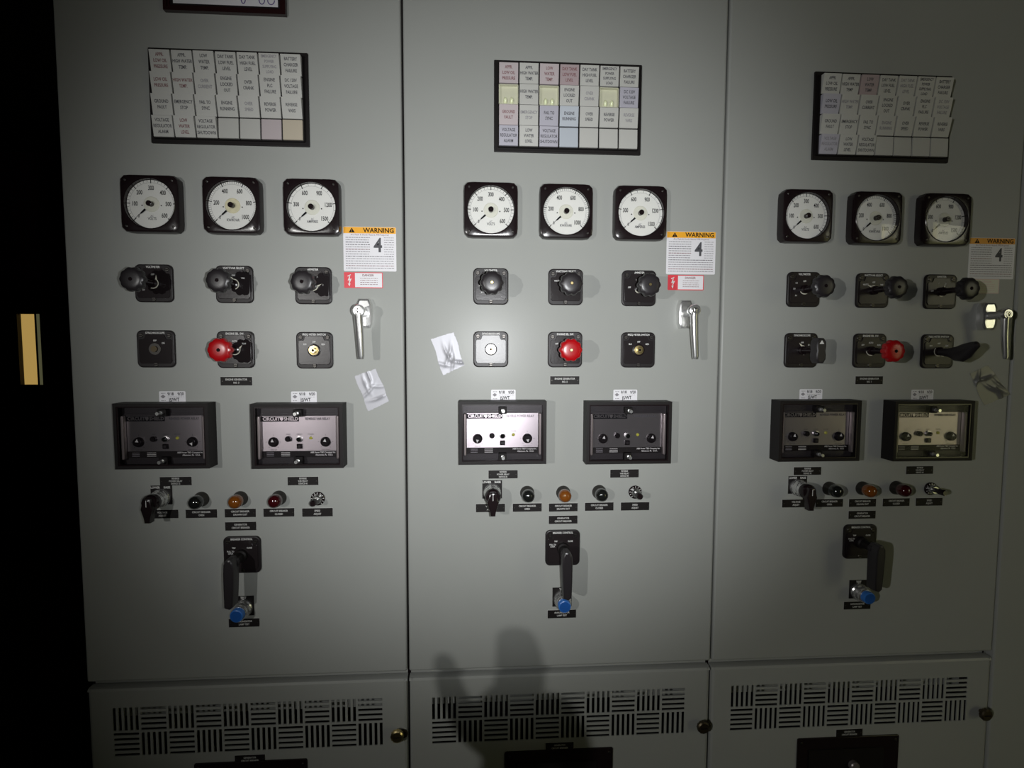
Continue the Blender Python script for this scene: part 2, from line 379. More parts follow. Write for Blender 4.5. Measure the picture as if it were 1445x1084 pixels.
HANDLES = [((513.5, 442.3), (505.2, 438.4), (509.5, 507)), ((968.3, 443.6), (980.7, 437.9), (981.5, 507)), ((1397, 446.4), (1421.4, 443.2), (1419, 507))]
VENTS = [((157.8, 998.2), (539.8, 986.4), (540.1, 1052.8), (161.9, 1066.7)), ((609.7, 981.8), (966.5, 973.7), (965.2, 1037.1), (609.7, 1047.5)), ((1031.5, 966), (1365.5, 957.3), (1362.9, 1019), (1030.5, 1029.3))]
CUTS = [(274.4, 434, 1077), (713, 864.4, 1060.5), (1124.8, 1267.3, 1042)]
SCREWS = [(561, 1036.5), (991, 1024), (1388, 1006.4)]
CABLABEL = ['grey switchgear cabinet on the left, silver tape below its door handle',
            'brightly lit middle grey switchgear cabinet between two others, tape at its left edge',
            'dim grey switchgear cabinet on the right with dark ammeter knob and foil tape']
for i in range(3):
    cx = (SEAM[i]+SEAM[i+1])/2; X0, X1 = SEAM[i]+0.0019, SEAM[i+1]-0.0019
    cab = thing('switchgear_cabinet', CABLABEL[i], 'electrical cabinet', (cx, 0, 0), 'grey switchgear cabinets in a row')
    s0, s1 = SEAM[i]-cx+0.0002, SEAM[i+1]-cx-0.0002
    b = MB(); hb = -0.0215
    b.box(s0, s0+0.003, -DEPTH, hb, 0.02, UZ1+0.02, 'hole'); b.box(s1-0.003, s1, -DEPTH, hb, 0.02, UZ1+0.02, 'hole')
    b.box(s0+.003, s1-.003, -DEPTH, -DEPTH+0.003, 0.02, UZ1+.02, 'hole'); b.box(s0+.003, s1-.003, -DEPTH, hb, UZ1+.017, UZ1+.02, 'paint'); b.box(s0+.003, s1-.003, -DEPTH, hb, 0.02, 0.10, 'paint')
    b.box(s0+.003, s1-.003, -0.30, -0.295, 0.1, UZ1, 'hole')
    b.box(s0+.003, s1-.003, -0.035, -0.022, UZ0-0.03, UZ0+0.012, 'paint')
    part('body', cab, b)
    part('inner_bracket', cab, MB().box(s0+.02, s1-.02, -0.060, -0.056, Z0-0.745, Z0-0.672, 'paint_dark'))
    dr = part('upper_door', cab, slab(X0-cx, X1-cx, -0.02, 0, UZ0, UZ1, 'paint'))
    # handle: escutcheon, lever, lock cylinder
    (ex, ey), (kx, ky), (bx, by) = HANDLES[i]
    e = at(ex, ey, 0.016); kp = at(kx, ky, 0.056 if i == 0 else 0.048); bp_ = at(bx, by, 0.048 if i == 0 else 0.042)
    ox, oz = e.x-cx, e.z
    pts = [(-0.0095, -0.027), (0.0095, -0.027), (0.0135, -0.018), (0.0148, 0), (0.0135, 0.018), (0.0095, 0.027), (-0.0095, 0.027), (-0.0135, 0.018), (-0.0148, 0), (-0.0135, -0.018)]
    part('handle_escutcheon', dr, MB().prism([(ox+a, oz+c) for a, c in pts], 0.0, 0.017, 'chrome', 0.004))
    lx, lz = kp.x-cx, kp.z; h1 = -kp.y; b = MB()
    b.sweep([(ox, 0.015, oz+0.001), (ox*0.6+lx*0.4, 0.028, oz*.6+lz*.4), (lx, h1-0.004, lz)], [(0.0085, 0.0085), (0.0075, 0.0075), (0.0085, 0.0085)], 'chrome')
    b.sweep([(lx, h1-0.003, lz+0.002), (lx, h1-0.003, lz-0.012), ((lx+bp_.x-cx)/2, (h1-bp_.y)/2-0.003, (lz+bp_.z)/2), (bp_.x-cx, -bp_.y, bp_.z+0.006), (bp_.x-cx, -bp_.y, bp_.z)],
            [(0.0085, 0.0080), (0.0078, 0.0065), (0.0072, 0.0060), (0.0062, 0.0050), (0.0050, 0.0035)], 'chrome', 18)
    part('handle_lever', dr, b)
    b = MB(); b.lathe([(0.0105, h1-0.012), (0.0115, h1-0.004), (0.0115, h1), (0.0100, h1+0.0025), (0.0085, h1+0.003)], 'chrome', lx, lz, 28)
    b.lathe([(0.0062, h1+0.003), (0.0062, h1+0.0042)], 'steel', lx, lz, 20); b.box(lx-0.0008, lx+0.0008, h1+0.004, h1+0.0046, lz-0.004, lz+0.004, 'hole')
    part('lock_cylinder', dr, b)
    # lower door with ventilation slots
    q = [at(*p) for p in VENTS[i]]
    vx0 = (q[0].x+q[3].x)/2-cx-0.002; vx1 = (q[1].x+q[2].x)/2-cx+0.002; vz1 = (q[0].z+q[1].z)/2+0.002; vz0 = (q[2].z+q[3].z)/2-0.002
    c0, c1 = at(CUTS[i][0], CUTS[i][2]), at(CUTS[i][1], CUTS[i][2])
    cut = (c0.x-cx+0.004, c1.x-cx-0.004, c0.z-0.40, c0.z-0.004)
    ld = part('lower_door', cab, lower_door(X0-cx, X1-cx, vx0, vx1, vz0, vz1, cut))
    p = at(*SCREWS[i], 0.008)
    b = MB(); b.lathe([(0.004, 0), (0.004, 0.008), (0.0105, 0.008), (0.0125, 0.010), (0.0125, 0.016), (0.0100, 0.018)], 'bronze' if i else 'brass', p.x-cx, p.z, 24, mod=lambda a, k: 1+0.04*math.cos(12*a) if k in (3, 4) else 1)
    b.box(p.x-cx-0.007, p.x-cx+0.007, 0.018, 0.0185, p.z-0.001, p.z+0.001, 'hole')
    b.lathe([(0.008, 0), (0.009, 0.003), (0.0075, 0.005)], 'bronze', p.x-cx+0.011, p.z-0.003, 18)
    part('thumb_screw', ld, b)
    # circuit breaker cover in the cut-out
    cc = (cut[0]+cut[1])/2+cx; wdt = cut[1]-cut[0]
    bt = thing('breaker_cover', ['black circuit breaker cover low on the left cabinet under the vents', 'black circuit breaker cover low on the middle cabinet under the vents', 'dark circuit breaker cover low on the right cabinet with a small round knob'][i], 'breaker cover', (cc, 0, cut[2]), 'black circuit breaker covers')
    hh = cut[3]-cut[2]
    b = MB(); b.prism(rrect(wdt+0.008, hh+0.008, 0.003, 2, 0, hh/2), 0.0, 0.003, 'black', 0.001)
    part('cover_plate', bt, b)
    part('breaker_face', bt, MB().box(-wdt/2+0.02, wdt/2-0.03, 0.003, 0.006, 0.03, hh-0.02, 'matte'))
    for (sx, sz) in ((-wdt/2+0.004, hh-0.006), (wdt/2-0.004, hh-0.006)):
        part('screw', bt, lambda: MB().lathe([(0.003, 0), (0.003, 0.0010), (0.002, 0.0014)], 'screw', n=14), 'cvscrew', (sx, 0.003, sz))
    if i == 2:
        k = at(1205, 1081, 0.01)
        part('release_knob', bt, MB().lathe([(0.010, 0), (0.010, 0.008), (0.008, 0.010)], 'rod', n=24), None, (k.x-cc, 0.006, k.z-cut[2]))
# plain fourth section at the right edge
cx = (SEAM[3]+SEAM[4])/2
cab = thing('switchgear_cabinet', 'plain dim grey cabinet at the far right edge, only a blank strip visible', 'electrical cabinet', (cx, 0, 0), 'grey switchgear cabinets in a row')
s0, s1 = SEAM[3]-cx+.0002, SEAM[4]-cx
b = MB(); b.box(s0, s1, -DEPTH, -0.0215, 0.02, UZ1+.02, 'paint'); part('body', cab, b)
part('upper_door', cab, slab(s0+.0018, s1-.0018, -0.02, 0, 0.12, UZ1, 'paint'))

# ---------------------------------------------------------------- annunciators
LEG = [['APPR.\nLOW OIL\nPRESSURE', 'APPR.\nHIGH WATER\nTEMP.', 'LOW\nWATER\nTEMP.', 'DAY TANK\nLOW FUEL\nLEVEL', 'DAY TANK\nHIGH FUEL\nLEVEL', 'EMERGENCY\nPOWER\nSUPPLYING\nLOAD', 'BATTERY\nCHARGER\nFAILURE'],
       ['LOW OIL\nPRESSURE', 'HIGH WATER\nTEMP.', 'OVER\nCURRENT', 'ENGINE\nLOCKED\nOUT', 'OVER\nCRANK', 'ENGINE\nPLC\nFAILURE', 'DC 120V\nVOLTAGE\nFAILURE'],
       ['GROUND\nFAULT', 'EMERGENCY\nSTOP', 'FAIL TO\nSYNC', 'ENGINE\nRUNNING', 'OVER\nSPEED', 'REVERSE\nPOWER', 'REVERSE\nVARS'],
       ['VOLTAGE\nREGULATOR\nALARM', 'LOW\nWATER\nLEVEL', 'VOLTAGE\nREGULATOR\nSHUTDOWN', '', '', '', '']]
TONE = [{(3, 5): 'tile_pink', (3, 6): 'tile_tan'},
        {(0, 0): 'tile_pink', (0, 2): 'tile_pink', (0, 3): 'tile_rose', (2, 0): 'tile_pink', (2, 2): 'tile_lav', (2, 3): 'tile_blue', (3, 3): 'tile_blue', (3, 2): 'tile_lav', (1, 6): 'tile_lav', (3, 0): 'tile_lav'},
        {(0, 2): 'tile_rose', (1, 0): 'tile_lav', (3, 0): 'tile_lav'}]
ALAB = ['alarm annunciator with slanted legend windows on left cabinet, two tinted blanks', 'alarm annunciator on middle cabinet with three windows missing, lamps exposed', 'dim alarm annunciator on right cabinet with slanted legends and reddish window']
MISSING = {(1, 0), (1, 2), (1, 5)}
for i in range(3):
    c = Vector((-0.4355+PITCH_X*i+0.0004, 0, Z0+0.4381))
    if i == 2: c.x = 0.7862
    a = thing('alarm_annunciator', ALAB[i], 'annunciator', c, 'alarm annunciators at the top of the doors')
    FW, FH = 0.2760, 0.1640; TP, RP = 0.0372, 0.0370; x00 = -0.1303; z00 = 0.0735
    b = MB(); b.prism(rrect(FW, FH, 0.0015, 2), 0, 0.004, 'matte', 0.001)
    for k in range(8): b.box(x00+k*TP-0.0008, x00+k*TP+0.0008, 0.004, 0.010, z00-4*RP, z00, 'matte')
    for k in range(5): b.box(x00, x00+7*TP, 0.004, 0.010, z00-k*RP-0.0008, z00-k*RP+0.0008, 'matte')
    part('housing', a, b)
    for r in range(4):
        for q in range(7):
            xm = x00+(q+0.5)*TP; zm = z00-(r+0.5)*RP; w2, h2 = TP/2-0.0014, RP/2-0.0013
            if i == 1 and (r, q) in MISSING:
                b = MB(); hb = 0.0042; w3, h3 = TP/2-0.0009, RP/2-0.0009
                b.box(-w3, w3, hb, hb+0.0004, -h3, h3, 'cream_box')
                b.box(-w3, -w3+.0012, hb, 0.0125, -h3, h3, 'cream_box'); b.box(w3-.0012, w3, hb, 0.0125, -h3, h3, 'cream_box')
                b.box(-w3, w3, hb, 0.0125, h3-.0012, h3, 'cream_box'); b.box(-w3, w3, hb, 0.0125, -h3, -h3+.0012, 'cream_box')
                part('open_lamp_bay', a, b, 'bay', (xm, 0, zm), 'cream reflector of a missing window')
                for dx in (-0.006, 0.006):
                    part('bulb', a, lambda: MB().sweep([(0, 0.001, -0.004), (0, 0.003, -0.001), (0, 0.004, 0.003), (0, 0.0042, 0.006)], [(0.0028, 0.0028), (0.0032, 0.0032), (0.0028, 0.0028), (0.0008, 0.0008)], 'bulb', 12), 'bulb', (xm+dx, 0.005, zm-0.010))
                continue
            t = LEG[r][q]; tone = TONE[i].get((r, q), 'tile')
            if t: hb, ht = 0.0115, 0.0185
            else: hb, ht = 0.0125, 0.0125
            if i == 1: hb, ht = (0.0125, 0.0165) if t else (0.0125, 0.0125)
            j = random.uniform(-0.0008, 0.0008); ht += j
            b = MB(); v = [(-w2, 0.0045, -h2), (w2, 0.0045, -h2), (w2, 0.0045, h2), (-w2, 0.0045, h2), (-w2, hb, -h2), (w2, hb, -h2), (w2, ht, h2), (-w2, ht, h2)]
            b.add(v, [(4, 5, 6, 7), (0, 1, 5, 4), (1, 2, 6, 5), (2, 3, 7, 6), (3, 0, 4, 7), (3, 2, 1, 0)], tone)
            if t:
                n = t.count('\n')+1; sz = 0.0092 if n < 4 else 0.0080
                n0 = len(b.v); ink = 'ink_grey'
                if (r+2*q+i) % 5 == 0: ink = 'ink_faded'
                if (i, r, q) in ((0, 0, 0), (0, 1, 0), (0, 1, 1), (0, 3, 1), (1, 0, 0), (1, 0, 3), (1, 2, 0), (1, 0, 2)): ink = 'ink_red'
                for ln, s in enumerate(t.split('\n')):
                    b.text(s, 0, ((n-1)/2-ln)*sz*1.02, sz*0.82, 0, ink, True, 0.72)
                for k in range(n0, len(b.v)):
                    x_, y_, z_ = b.v[k]; hh = hb+(ht-hb)*(z_+h2)/(2*h2)+0.00025; b.v[k] = (x_, -hh, z_)
            lab = {'tile_pink': 'pinkish legend window', 'tile_rose': 'reddish legend window', 'tile_tan': 'tan blank window', 'tile_lav': 'lavender legend window', 'tile_blue': 'pale blue legend window'}.get(tone)
            part('legend_window', a, b, None, (xm, 0, zm), lab)

# ---------------------------------------------------------------- meters
MET = [[(210.5, 286.9), (325.8, 289.1), (438.9, 291.5)], [(692.9, 295.4), (799.7, 297.6), (905.1, 299.8)], [(1140.4, 304.1), (1238.9, 307), (1336.7, 309.2)]]
SC = [(['0', '100', '200', '300', '400', '500', '600'], 5, 'AC\nVOLTS'), (['0', '200', '400', '600', '800', '1000'], 10, 'AC\nKW/KVAR'), (['0', '300', '600', '900', '1200', '1500'], 3, 'AC\nAMPERES')]
KIND = ['voltmeter', 'kilowatt meter', 'ammeter']; SCL = ['0 to 600', '0 to 1000', '0 to 1500']
def bezel():
    b = MB(); n = 48; R = 0.0438; W2, r = 0.0998, 0.012
    outer = rrect(W2, W2, r, 11); outer = outer[-6:]+outer[:-6]
    # sample the rounded square at equal angles so that it bridges to the circle
    def sq(a, half, rr):
        dx, dz = math.cos(a), math.sin(a); lo, hi = 0, half*1.5
        for _ in range(30):
            mid = (lo+hi)/2; x, z = abs(dx*mid), abs(dz*mid); qx, qz = max(x-(half-rr), 0), max(z-(half-rr), 0)
            ins = (math.hypot(qx, qz) <= rr) if (qx > 0 and qz > 0) else (x <= half and z <= half)
            if ins: lo = mid
            else: hi = mid
        return (dx*lo, dz*lo)
    ang = [2*PI*(k+0.5)/n for k in range(n)]
    rings = [([sq(a, W2/2, r) for a in ang], 0.0), ([sq(a, W2/2, r) for a in ang], 0.016), ([sq(a, W2/2-0.0012, r-.001) for a in ang], 0.0188), ([sq(a, W2/2-0.004, r-.003) for a in ang], 0.020),
             ([(R*1.02*math.cos(a), R*1.02*math.sin(a)) for a in ang], 0.020), ([(R*math.cos(a), R*math.sin(a)) for a in ang], 0.0208), ([(R*.985*math.cos(a), R*.985*math.sin(a)) for a in ang], 0.020), ([(R*.985*math.cos(a), R*.985*math.sin(a)) for a in ang], 0.0115)]
    v = []; f = []
    for p, h in rings: v += [(x, h, z) for x, z in p]
    for k in range(len(rings)-1):
        for q in range(n):
            j = (q+1) % n; f.append((k*n+q, k*n+j, (k+1)*n+j, (k+1)*n+q))
    f.append(tuple(range(n-1, -1, -1)))
    return b.add(v, f, 'black')
def dial(j):
    labs, mn, unit = SC[j]; b = MB(); R = 0.0436; h = 0.0122
    b.prism(circle(R*0.975, 48), 0.0105, h, 'dial'); N = len(labs)-1; a0, a1 = math.radians(222), math.radians(-42); e = h+0.0002
    for k in range(N*mn+1):
        a = a0+(a1-a0)*k/(N*mn); maj = k % mn == 0; c, s = math.cos(a), math.sin(a)
        b.bar(R*(.84 if maj else .89)*c, R*(.84 if maj else .89)*s, R*.972*c, R*.972*s, 0.0014 if maj else 0.0006, e, 'ink' if maj else 'ink_grey')
    P = 48
    for k in range(P):
        p0, p1 = a0+(a1-a0)*k/P, a0+(a1-a0)*(k+1)/P
        b.bar(R*.865*math.cos(p0), R*.865*math.sin(p0), R*.865*math.cos(p1), R*.865*math.sin(p1), 0.0003, e, 'ink_grey')
    for k, s in enumerate(labs):
        a = a0+(a1-a0)*k/N; rr = R*(.66 if k else .70); x, z = rr*math.cos(a), rr*math.sin(a)
        b.text(s, x, z-0.0005, 0.0110 if k else 0.0082, e, 'ink', True, 0.62)
    b.text('AC', 0, -0.0205, 0.0050, e, 'ink_faded', True, 0.8); b.text(unit.split('\n')[1], 0, -0.0252, 0.0066, e, 'ink_grey', True, 0.75)
    for sx in (-1, 1): b.flat(circle(0.0012, 10, sx*0.0165, -0.002), e, 'ink')
    return b
for i in range(3):
    for j in range(3):
        p = at(*MET[i][j], 0.020)
        lab = 'black square %s dial reading %s on the %s cabinet, needle at zero' % (KIND[j], SCL[j], SIDE[i])
        if (i, j) == (0, 1): lab = 'black square kilowatt meter with yellowed dial hub, 0 to 1000, on left cabinet'
        m = thing('panel_meter', lab, 'meter', (p.x, 0, p.z), 'round dial panel meters')
        part('bezel', m, bezel, 'bezel')
        part('dial_face', m, lambda j=j: dial(j), 'dial%d' % j)
        hubm = 'hub_yellow' if (i, j) == (0, 1) else 'hub'
        part('dial_hub', m, lambda: MB().lathe([(0.0135, 0.0124), (0.0135, 0.0132), (0.0125, 0.0138)], hubm, n=36), hubm)
        a = math.radians(222); c_, s_ = math.cos(a), math.sin(a)
        def needle():
            b = MB(); nx, nz = -s_, c_
            pts = [(c_*.0135+nx*.0017, s_*.0135+nz*.0017), (c_*.0235+nx*.0012, s_*.0235+nz*.0012), (c_*.025+nx*.0004, s_*.025+nz*.0004), (c_*.0405, s_*.0405), (c_*.025-nx*.0004, s_*.025-nz*.0004), (c_*.0235-nx*.0012, s_*.0235-nz*.0012), (c_*.0135-nx*.0017, s_*.0135-nz*.0017)]
            return b.prism(pts, 0.0142, 0.0147, 'ink')
        part('needle', m, needle, 'needle')
        part('cover_glass', m, lambda: MB().lathe([(0.0425, 0.0188), (0.0420, 0.0194), (0.030, 0.0200), (0.015, 0.0203), (0.001, 0.0204)], 'glass', n=48, cap0=False), 'mglass')
        part('zero_adjuster', m, lambda: MB().lathe([(0.0048, 0.0140), (0.0048, 0.0222), (0.0036, 0.0230)], 'black', n=24).box(-0.003, 0.003, 0.0230, 0.0231, -0.0005, 0.0005, 'hole'), 'zadj')
        for sx in (-1, 1):
            for sz in (-1, 1):
                part('screw', m, lambda: MB().lathe([(0.0022, 0), (0.0022, 0.0008), (0.0014, 0.0013)], 'screw', n=14), 'mscrew', (sx*0.0400, 0.020, sz*0.0400))

# ---------------------------------------------------------------- nameplates
PLATES = [
 ('engine_generator', [(334, 538), (796.8, 536.8), (1225.9, 536.7)], ['ENGINE GENERATOR\nNO. 3', 'ENGINE GENERATOR\nNO. 2', 'ENGINE GENERATOR\nNO. 1'], 'under the red knob switch'),
 ('rp', [(248.5, 678.9), (709.9, 669.4), (1138.9, 664.6)], ['REVERSE\nPOWER RELAY\nDEVICE 32']*3, 'under the left relay'),
 ('rv', [(427.9, 678.7), (881, 668.1), (1297.1, 663.3)], ['REVERSE\nVAR RELAY\nDEVICE 40']*3, 'under the right relay'),
 ('l1', [(229.9, 725.4), (692.1, 716.7), (1122.6, 710.3)], ['VOLTAGE\nADJUST']*3, 'behind the voltage adjust lever'),
 ('l2', [(284.7, 724.8), (743.9, 716.1), (1169.7, 709.7)], ['CIRCUIT BREAKER\nOPEN']*3, 'under the first pilot lamp'),
 ('l3', [(339.5, 723.9), (794.7, 715.9), (1216.5, 709.4)], ['CIRCUIT BREAKER\nDRAWN OUT']*3, 'under the amber lamp'),
 ('l4', [(393.9, 723.1), (845.4, 714.8), (1264, 708.7)], ['CIRCUIT BREAKER\nCLOSED']*3, 'under the third pilot lamp'),
 ('l5', [(448.3, 722.9), (895.8, 714.4), (1310.4, 708.1)], ['SPEED\nADJUST']*3, 'under the speed adjust knob'),
 ('gcb', [(340.1, 742.4), (794.5, 733.3), (1215.9, 726.3)], ['GENERATOR\nCIRCUIT BREAKER']*3, 'just above the breaker control switch'),
 ('lt', [(344.9, 878.6), (792.7, 866.2), (1209, 854)], ['ANNUNCIATOR\nLAMP TEST']*3, 'under the blue push button'),
 ('gb', [(353, 1070.7), (789.7, 1053), (1198, 1034)], ['GENERATOR\nCIRCUIT BREAKER']*3, 'below the vents above the breaker cover'),
]
def nameplate(t):
    b = MB(); w_, h_ = 0.0565, 0.0160
    b.box(-w_/2-.0004, w_/2+.0004, 0, 0.0006, -h_/2-.0004, h_/2+.0004, 'print_dim'); b.box(-w_/2, w_/2, 0.0006, 0.0016, -h_/2, h_/2, 'matte')
    L = t.split('\n'); n = len(L); sz = 0.0052 if n == 2 else 0.0046
    for k, s in enumerate(L): b.text(s, 0, ((n-1)/2-k)*sz*(1.15 if n == 2 else 1.05), sz*0.92, 0.0018, 'print_dim', True, 0.85)
    return b
for k, pts, txt, where in PLATES:
    for i in range(3):
        p = at(*pts[i]); t = txt[i]
        lab = 'small black nameplate reading %s %s on %s cabinet' % (t.replace('\n', ' ').lower(), where, SIDE[i])
        if len(lab.split()) > 16: lab = 'black nameplate %s %s, %s cabinet' % (t.replace('\n', ' ').lower(), where, SIDE[i])
        o = thing('engraved_nameplate', lab, 'nameplate', (p.x, 0, p.z), 'black engraved nameplates')
        part('plate', o, lambda: nameplate(t), 'np'+t)
        for sx in (-1, 1): part('rivet', o, lambda: MB().lathe([(0.0011, 0), (0.0009, 0.0004)], 'screw', n=10), 'rivet', (sx*0.0250, 0.0016, 0))

# ---------------------------------------------------------------- rotary switches
def switch_plate(w_, h_, title, marks):
    b = MB(); b.prism(rrect(w_, h_, 0.0095, 6), 0, 0.0052, 'plate_rim', 0.0018)
    # raised panel with notched corners for the screws
    W1, H1 = w_/2-0.0045, h_/2-0.0075; nx = 0.0105
    pts = [(-W1, -H1+0.004), (-W1+0.003, -H1), (W1-0.003, -H1), (W1, -H1+0.004), (W1, H1-0.0105), (W1-0.002, H1-0.0085), (W1-nx+0.002, H1-0.0085), (W1-nx, H1-0.006), (W1-nx-0.002, H1), (-W1+nx+0.002, H1), (-W1+nx, H1-0.006), (-W1+nx-0.002, H1-0.0085), (-W1+0.002, H1-0.0085), (-W1, H1-0.0105)]
    b.prism(pts, 0.005, 0.0066, 'plate', 0.0006)
    b.text(title, 0, h_/2-0.0050, 0.0052, 0.0054, 'print', True, 0.84)
    for s, x, z in marks: b.text(s, x, z, 0.0042, 0.0068, 'print', True, 0.8)
    return b
def small_screw(): return MB().lathe([(0.0040, 0), (0.0040, 0.0008), (0.0032, 0.0016)], 'screw', n=18).box(-0.0030, 0.0030, 0.0016, 0.0018, -0.0005, 0.0005, 'hole')
def scallop(m):
    b = MB(); n = 80
    mod = lambda a, k: 1-0.14*(1-abs(math.cos(5*a)))*(0.9 if 1 <= k <= 3 else (0.5 if k == 4 else 0.0))
    b.lathe([(0.0150, 0.0), (0.0200, 0.0012), (0.0216, 0.004), (0.0213, 0.0105), (0.0196, 0.0138), (0.0165, 0.0156), (0.0140, 0.0164), (0.0090, 0.0169), (0.0034, 0.0170)], m, n=n, mod=mod)
    b.lathe([(0.0032, 0.0170), (0.0032, 0.0172)], 'hole', n=16)
    return b
def pointer():
    b = MB(); inner, outer = [], []
    for k in range(13):
        a = math.radians(-100+k*14); wd = 0.0012+0.0030*k/12
        outer.append(((0.0098)*math.cos(a), (0.0098)*math.sin(a))); inner.append(((0.0098-wd)*math.cos(a), (0.0098-wd)*math.sin(a)))
    a = math.radians(85); outer.append((0.0150*math.cos(a-.2), 0.0150*math.sin(a-.2)))
    pts = outer+inner[::-1]
    n = len(inner); v = [(x, 0, z) for x, z in outer[:n]]+[(x, 0, z) for x, z in inner]; f = [(k, k+1, n+k+1, n+k) for k in range(n-1)]
    b.add(v, f, 'cream_print')
    a = math.radians(68); b.flat([(0.0050*math.cos(a), 0.0050*math.sin(a)), (0.0108*math.cos(a-.05), 0.0108*math.sin(a-.05)), (0.0160*math.cos(a+.30), 0.0160*math.sin(a+.30))], 0.0, 'cream_print')
    return b
SW = [[(216.7, 399.8), (330.3, 401.3), (441.9, 403.1)], [(692.7, 404.1), (798.3, 405.1), (901.9, 406.8)], [(1134.5, 408.5), (1231.8, 410), (1327.6, 411.7)]]
TW = [[(219.7, 492.5), (332.1, 493.5), (443.7, 494.5)], [(692.7, 493), (797.6, 493.5), (900.7, 494)], [(1131, 494.5), (1227.8, 495), (1323.4, 496)]]
TIT = [['VOLTMETER', 'WATT/VAR SELECT', 'AMMETER'], ['SYNCHROSCOPE', 'ENGINE SEL. SW.', 'FREQ METER SWITCH']]
MK = [[[('OFF', 0, 0.0155), ('1-2', -0.0165, 0.012), ('2-3', -0.0205, 0.001), ('3-1', -0.0165, -0.012)], [('OFF', 0, 0.0155), ('WATTS', -0.0165, 0.011), ('VAR', 0.0165, 0.011)], [('1', -0.0065, 0.0155), ('2', 0.008, 0.0155), ('OFF', -0.0195, 0.001), ('3', 0.018, 0.001)]],
      [[('OFF', 0, 0.0150), ('ON', 0.0145, 0.0105)], [('AUTO', 0, 0.0155), ('OFF', -0.0165, 0.011), ('RUN', 0.0165, 0.011)], [('OFF', 0, 0.0155), ('BUS', -0.0165, 0.011), ('GEN', 0.0165, 0.011)]]]
TYPE = [[['knob', 'knob', 'knob'], ['bare', 'red', 'brass']], [['knob', 'knob', 'knob'], ['brass', 'red', 'brass']], [['knob', 'knob', 'knob'], ['wing', 'red', 'lever']]]
# how far each knob stands out and where it points in the photograph
for i in range(3):
    for r in range(2):
        for j in range(3):
            p = at(*(SW, TW)[r][i][j], 0.005); ty = TYPE[i][r][j]; tt = TIT[r][j].lower().replace('sel. sw.', 'selector')
            look = {'knob': 'with scalloped black knob', 'red': 'with scalloped red knob', 'bare': 'with its knob missing', 'brass': 'without knob, bare brass shaft,', 'wing': 'with narrow wing handle', 'lever': 'with black lever handle turned outwards'}[ty]
            lab = 'black square %s switch %s on the %s cabinet' % (tt, look, SIDE[i])
            s = thing('selector_switch', lab, 'switch', (p.x, 0, p.z), 'square selector switches')
            part('escutcheon_plate', s, lambda: switch_plate(0.0662, 0.0680, TIT[r][j], MK[r][j]), 'sp%d%d' % (r, j))
            for q, (sx, sz) in enumerate(((-0.0245, 0.0245), (0.0245, 0.0245), (0, -0.0285))):
                part('screw', s, small_screw, 'sscrew', (sx, 0.0050, sz))
            if ty in ('knob', 'red', 'wing', 'lever'):
                part('pointer', s, pointer, 'pointer', (0, 0.0070, 0), 'cream crescent pointer').rotation_euler = (0, [0.3, -0.5, 1.3, 2.2, 0.9, -1.0][(i*2+j+r*3) % 6], 0)
                part('shaft', s, lambda: MB().lathe([(0.0085, 0.006), (0.0085, 0.012), (0.0060, 0.013), (0.0052, 0.058)], 'black', n=24), 'shaft')
            if ty in ('knob', 'red'):
                k = part('knob', s, lambda: scallop('red' if ty == 'red' else 'knob'), 'scal'+ty, (0, 0.0585, 0), 'red scalloped knob' if ty == 'red' else None)
                part('centre_screw', k, lambda: MB().lathe([(0.0024, 0), (0.0024, 0.0006)], 'brass' if i == 1 else 'hole', n=14), 'kscrew%d' % (i == 1), (0, 0.0170, 0))
            elif ty == 'brass':
                part('bare_shaft', s, lambda: MB().lathe([(0.0115, 0.006), (0.0115, 0.0085), (0.0095, 0.0088)], 'black', n=28).lathe([(0.0088, 0.0085), (0.0088, 0.0105), (0.0050, 0.0108), (0.0050, 0.0160), (0.0042, 0.0165)], 'brass', n=28).lathe([(0.0024, 0.0165), (0.0024, 0.0167)], 'hole', n=12), 'bshaft', label='bare brass shaft')
            elif ty == 'bare':
                part('bare_shaft', s, lambda: MB().lathe([(0.0105, 0.006), (0.0105, 0.0080), (0.0088, 0.0080)], 'screw', n=28).lathe([(0.0055, 0.006), (0.0055, 0.0115)], 'bronze', n=20), 'dshaft')
            elif ty == 'wing':
                b = MB(); b.prism([(a*0.0100, c*0.0235) for a, c in [(0.5, -1), (0.95, -0.72), (1, -0.35), (0.85, 0), (1, 0.35), (0.95, 0.72), (0.5, 1), (-0.5, 1), (-0.95, 0.72), (-1, 0.35), (-0.85, 0), (-1, -0.35), (-0.95, -0.72), (-0.5, -1)]], 0, 0.020, 'knob', 0.003)
                b.flat([(-0.0045, 0.0125), (0.0045, 0.0125), (0, 0.0195)], 0.0202, 'print')
                part('wing_handle', s, b, None, (0, 0.050, 0))
            elif ty == 'lever':
                b = MB(); b.sweep([(0, 0.012, -0.001), (0, 0.034, -0.002), (0.0005, 0.048, -0.004), (0.001, 0.060, -0.003), (0.0015, 0.072, 0.003), (0.002, 0.083, 0.010), (0.0025, 0.091, 0.014), (0.0025, 0.094, 0.015)],
                        [(0.007, 0.007), (0.007, 0.009), (0.008, 0.014), (0.008, 0.0165), (0.008, 0.0150), (0.007, 0.0100), (0.006, 0.0065), (0.002, 0.002)], 'knob', 20)
                part('lever_handle', s, b)

